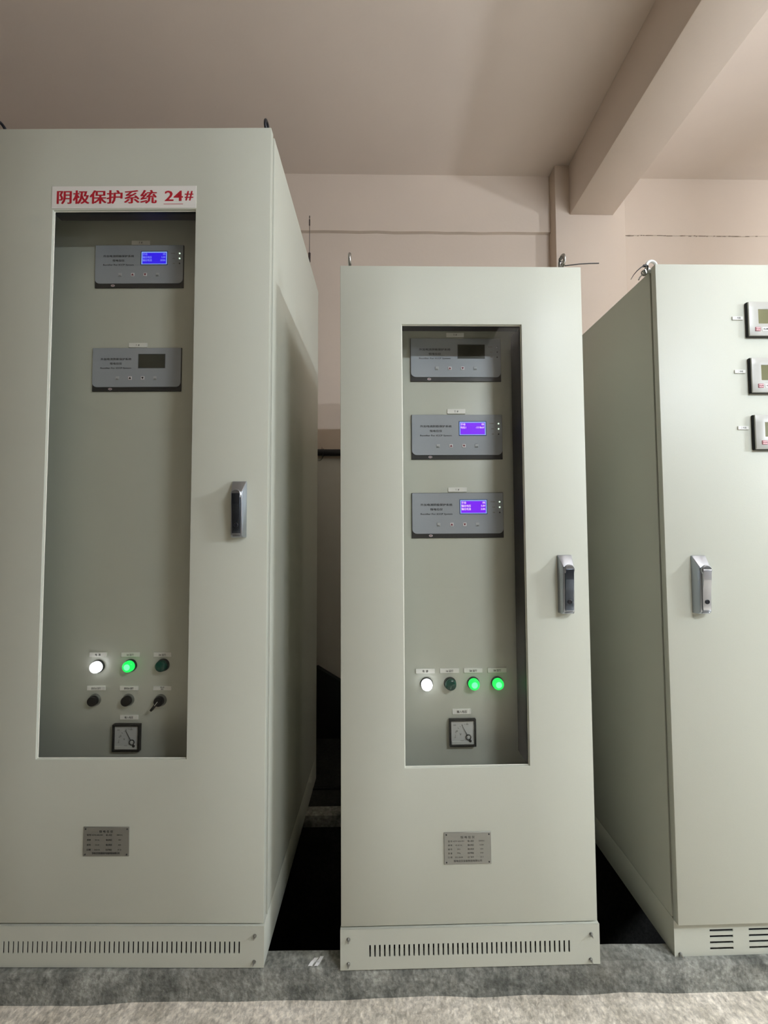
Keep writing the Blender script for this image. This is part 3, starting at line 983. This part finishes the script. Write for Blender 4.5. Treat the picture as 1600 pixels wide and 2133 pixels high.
for k, (z0, z1, lz, t, xo) in enumerate(((1.9736, 2.0900, 2.0386, '一号柜', .2880), (1.7862, 1.9044, 1.8602, '二号柜', .2895), (1.6009, 1.7163, 1.6742, '三号柜', .2935))):
    H = z1 - z0 - .001
    W = .130
    root = MB().box(0, W, -.0095, 0, 0, H, 'black', .002).build('digital_meter', rc)
    root.location = (xo, DY0, z0)
    mb = MB().plate(.001, W - .001, .001, H - .001, -.0145, -.0085, [(.033, W - .033, .042, H - .026)], 'meter_silver', .0022)
    mb.build('meter_frame', root)
    MB().box(.032, W - .032, -.0120, -.0110, .041, H - .025, 'meter_lcd').build('meter_screen', root)
    kb = MB().box(.0195, .0375, -.0157, -.0141, .0155, .0295, 'pink_rim', .0006, 1)
    kb.box(.0212, .0358, -.0163, -.0153, .0172, .0278, 'pink_key', .0004, 1)
    kb.text('FUN', .0285, -.0166, .0225, .0072, 'dred_print', .008)
    kb.build('meter_key', root)
    kb = MB().box(.0425, .0640, -.0153, -.0141, .0165, .0290, 'white', .0004, 1)
    kb.text('ALM', .0532, -.0157, .0228, .0082, 'print', .012)
    kb.build('alarm_label', root)
    text_label(rc, xo - .0440 - .001 * k, xo - .0085 - .001 * k, lz - .0055, lz + .0055, DY0, t, .0072, 'grey_print', key='white')
rb = eyebolt(rc, .006, .008, RH - .004, rad=.0165, axis='Y', key='white', rise=.020)


# ================================================================= loose things
def world_of(parent, p):
    return Matrix.LocRotScale(parent.location, parent.rotation_euler, None) @ Vector(p)


# cable tie on the middle cabinet's right eyebolt
p = world_of(mc, (.758, .05, MH + .030))
mb = MB()
pts = [(.004, 0, .012), (.012, -.004, .004), (.03, -.008, .004), (.06, -.010, .0065), (.09, -.010, .0085), (.125, -.010, .0095)]
mb.tube(pts, .0016, 'rubber', 8, .0018)
mb.torus((0, 0, .028), .0075, .0016, 'rubber', 'Y', 16, 6)
mb.box(-.001, .009, -.006, .002, .006, .014, 'rubber', .001)
t = mb.build('cable_tie'); t.location = p
tag(t, 'black cable tie jutting right from the middle cabinet eyebolt', 'cable tie')
# cable tie and link hanging at the right cabinet's corner ring
p = world_of(rc, (.006, .008, RH - .004))
mb = MB()
mb.torus((-.0165, 0, .012), .0078, .0018, 'rubber', 'X', 16, 6)
mb.box(-.030, -.018, -.006, .002, .016, .022, 'rubber', .001)
mb.tube([(-.024, -.004, .020), (-.038, -.004, .012), (-.052, -.004, .000), (-.064, -.004, -.014), (-.074, -.004, -.030)], .0022, 'rubber', 8, .0008)
t = mb.build('cable_tie'); t.location = p
tag(t, 'black cable tie drooping left from the right cabinet corner ring', 'cable tie')
mb = MB()
mb.torus((-.0215, .006, -.001), .0085, .0024, 'steel', 'Y', 20, 8)
mb.cyl((-.024, .0, .006), (-.019, .0, -.010), .006, .006, 'steel', 14)
mb.tube([(-.022, .004, -.008), (-.030, .004, -.010), (-.037, .004, -.016), (-.042, .004, -.026)], .0022, 'steel', 8)
t = mb.build('wire_clamp'); t.location = p
tag(t, 'small steel clamp with wire end below the right cabinet corner ring', 'clamp')

# whip antenna on the tall cabinet
a = empty('whip_antenna', (-.3846, 2.245, Z0 + LH))
tag(a, 'thin black whip antenna standing on top of the tall cabinet', 'antenna')
zb = CAM_Z + 1.515 - (Z0 + LH)
MB().cyl((0, 0, 0), (0, 0, .010), .016, .014, 'antenna', 20).build('magnet_base', a)
MB().cyl((0, 0, .008), (0, 0, zb), .0035, .0035, 'antenna', 10).build('stem', a)
MB().cyl((0, 0, zb), (0, 0, zb + .050), .0062, .0068, 'antenna', 14).build('coil_base', a)
top = CAM_Z + 1.780 - (Z0 + LH)
MB().cyl((0, 0, zb + .045), (0, 0, top), .0017, .0015, 'antenna', 8).build('rod', a)
MB().cyl((0, 0, top - .052), (0, 0, top - .018), .0036, .0036, 'antenna', 10).build('sleeve', a)
MB().cyl((0, 0, top - .006), (0, 0, top + .004), .0028, .0022, 'antenna', 10).build('tip', a)

# black cable run along the back wall
zc = CAM_Z + .506
a = empty('wall_cable', (-.31, YW - .024, zc))
tag(a, 'black cable run tied along the wall between the cabinets', 'cable')
MB().tube([(-.9 + .1 * i, random.uniform(-.001, .001), random.uniform(-.001, .001)) for i in range(23)], .0225, 'rubber', 16).build('cable', a)
mb = MB().torus((-.052, 0, 0), .0245, .0024, 'black', 'X', 20, 8)
mb.tube([(-.052, -.024, -.016), (-.053, -.026, -.034), (-.055, -.024, -.042)], .004, 'black', 8, .0015)
mb.tube([(-.058, -.020, .014), (-.058, -.022, .034)], .0022, 'black', 8, .0008)
mb.build('tie_band', a)
MB().tube([(-.055, -.02, -.040), (-.064, -.018, -.052), (-.074, -.017, -.058), (-.086, -.018, -.058)], .0022, 'grey_print', 8, .0012).build('tie_tail', a)

# black sheet leaning in the gap behind the cabinets
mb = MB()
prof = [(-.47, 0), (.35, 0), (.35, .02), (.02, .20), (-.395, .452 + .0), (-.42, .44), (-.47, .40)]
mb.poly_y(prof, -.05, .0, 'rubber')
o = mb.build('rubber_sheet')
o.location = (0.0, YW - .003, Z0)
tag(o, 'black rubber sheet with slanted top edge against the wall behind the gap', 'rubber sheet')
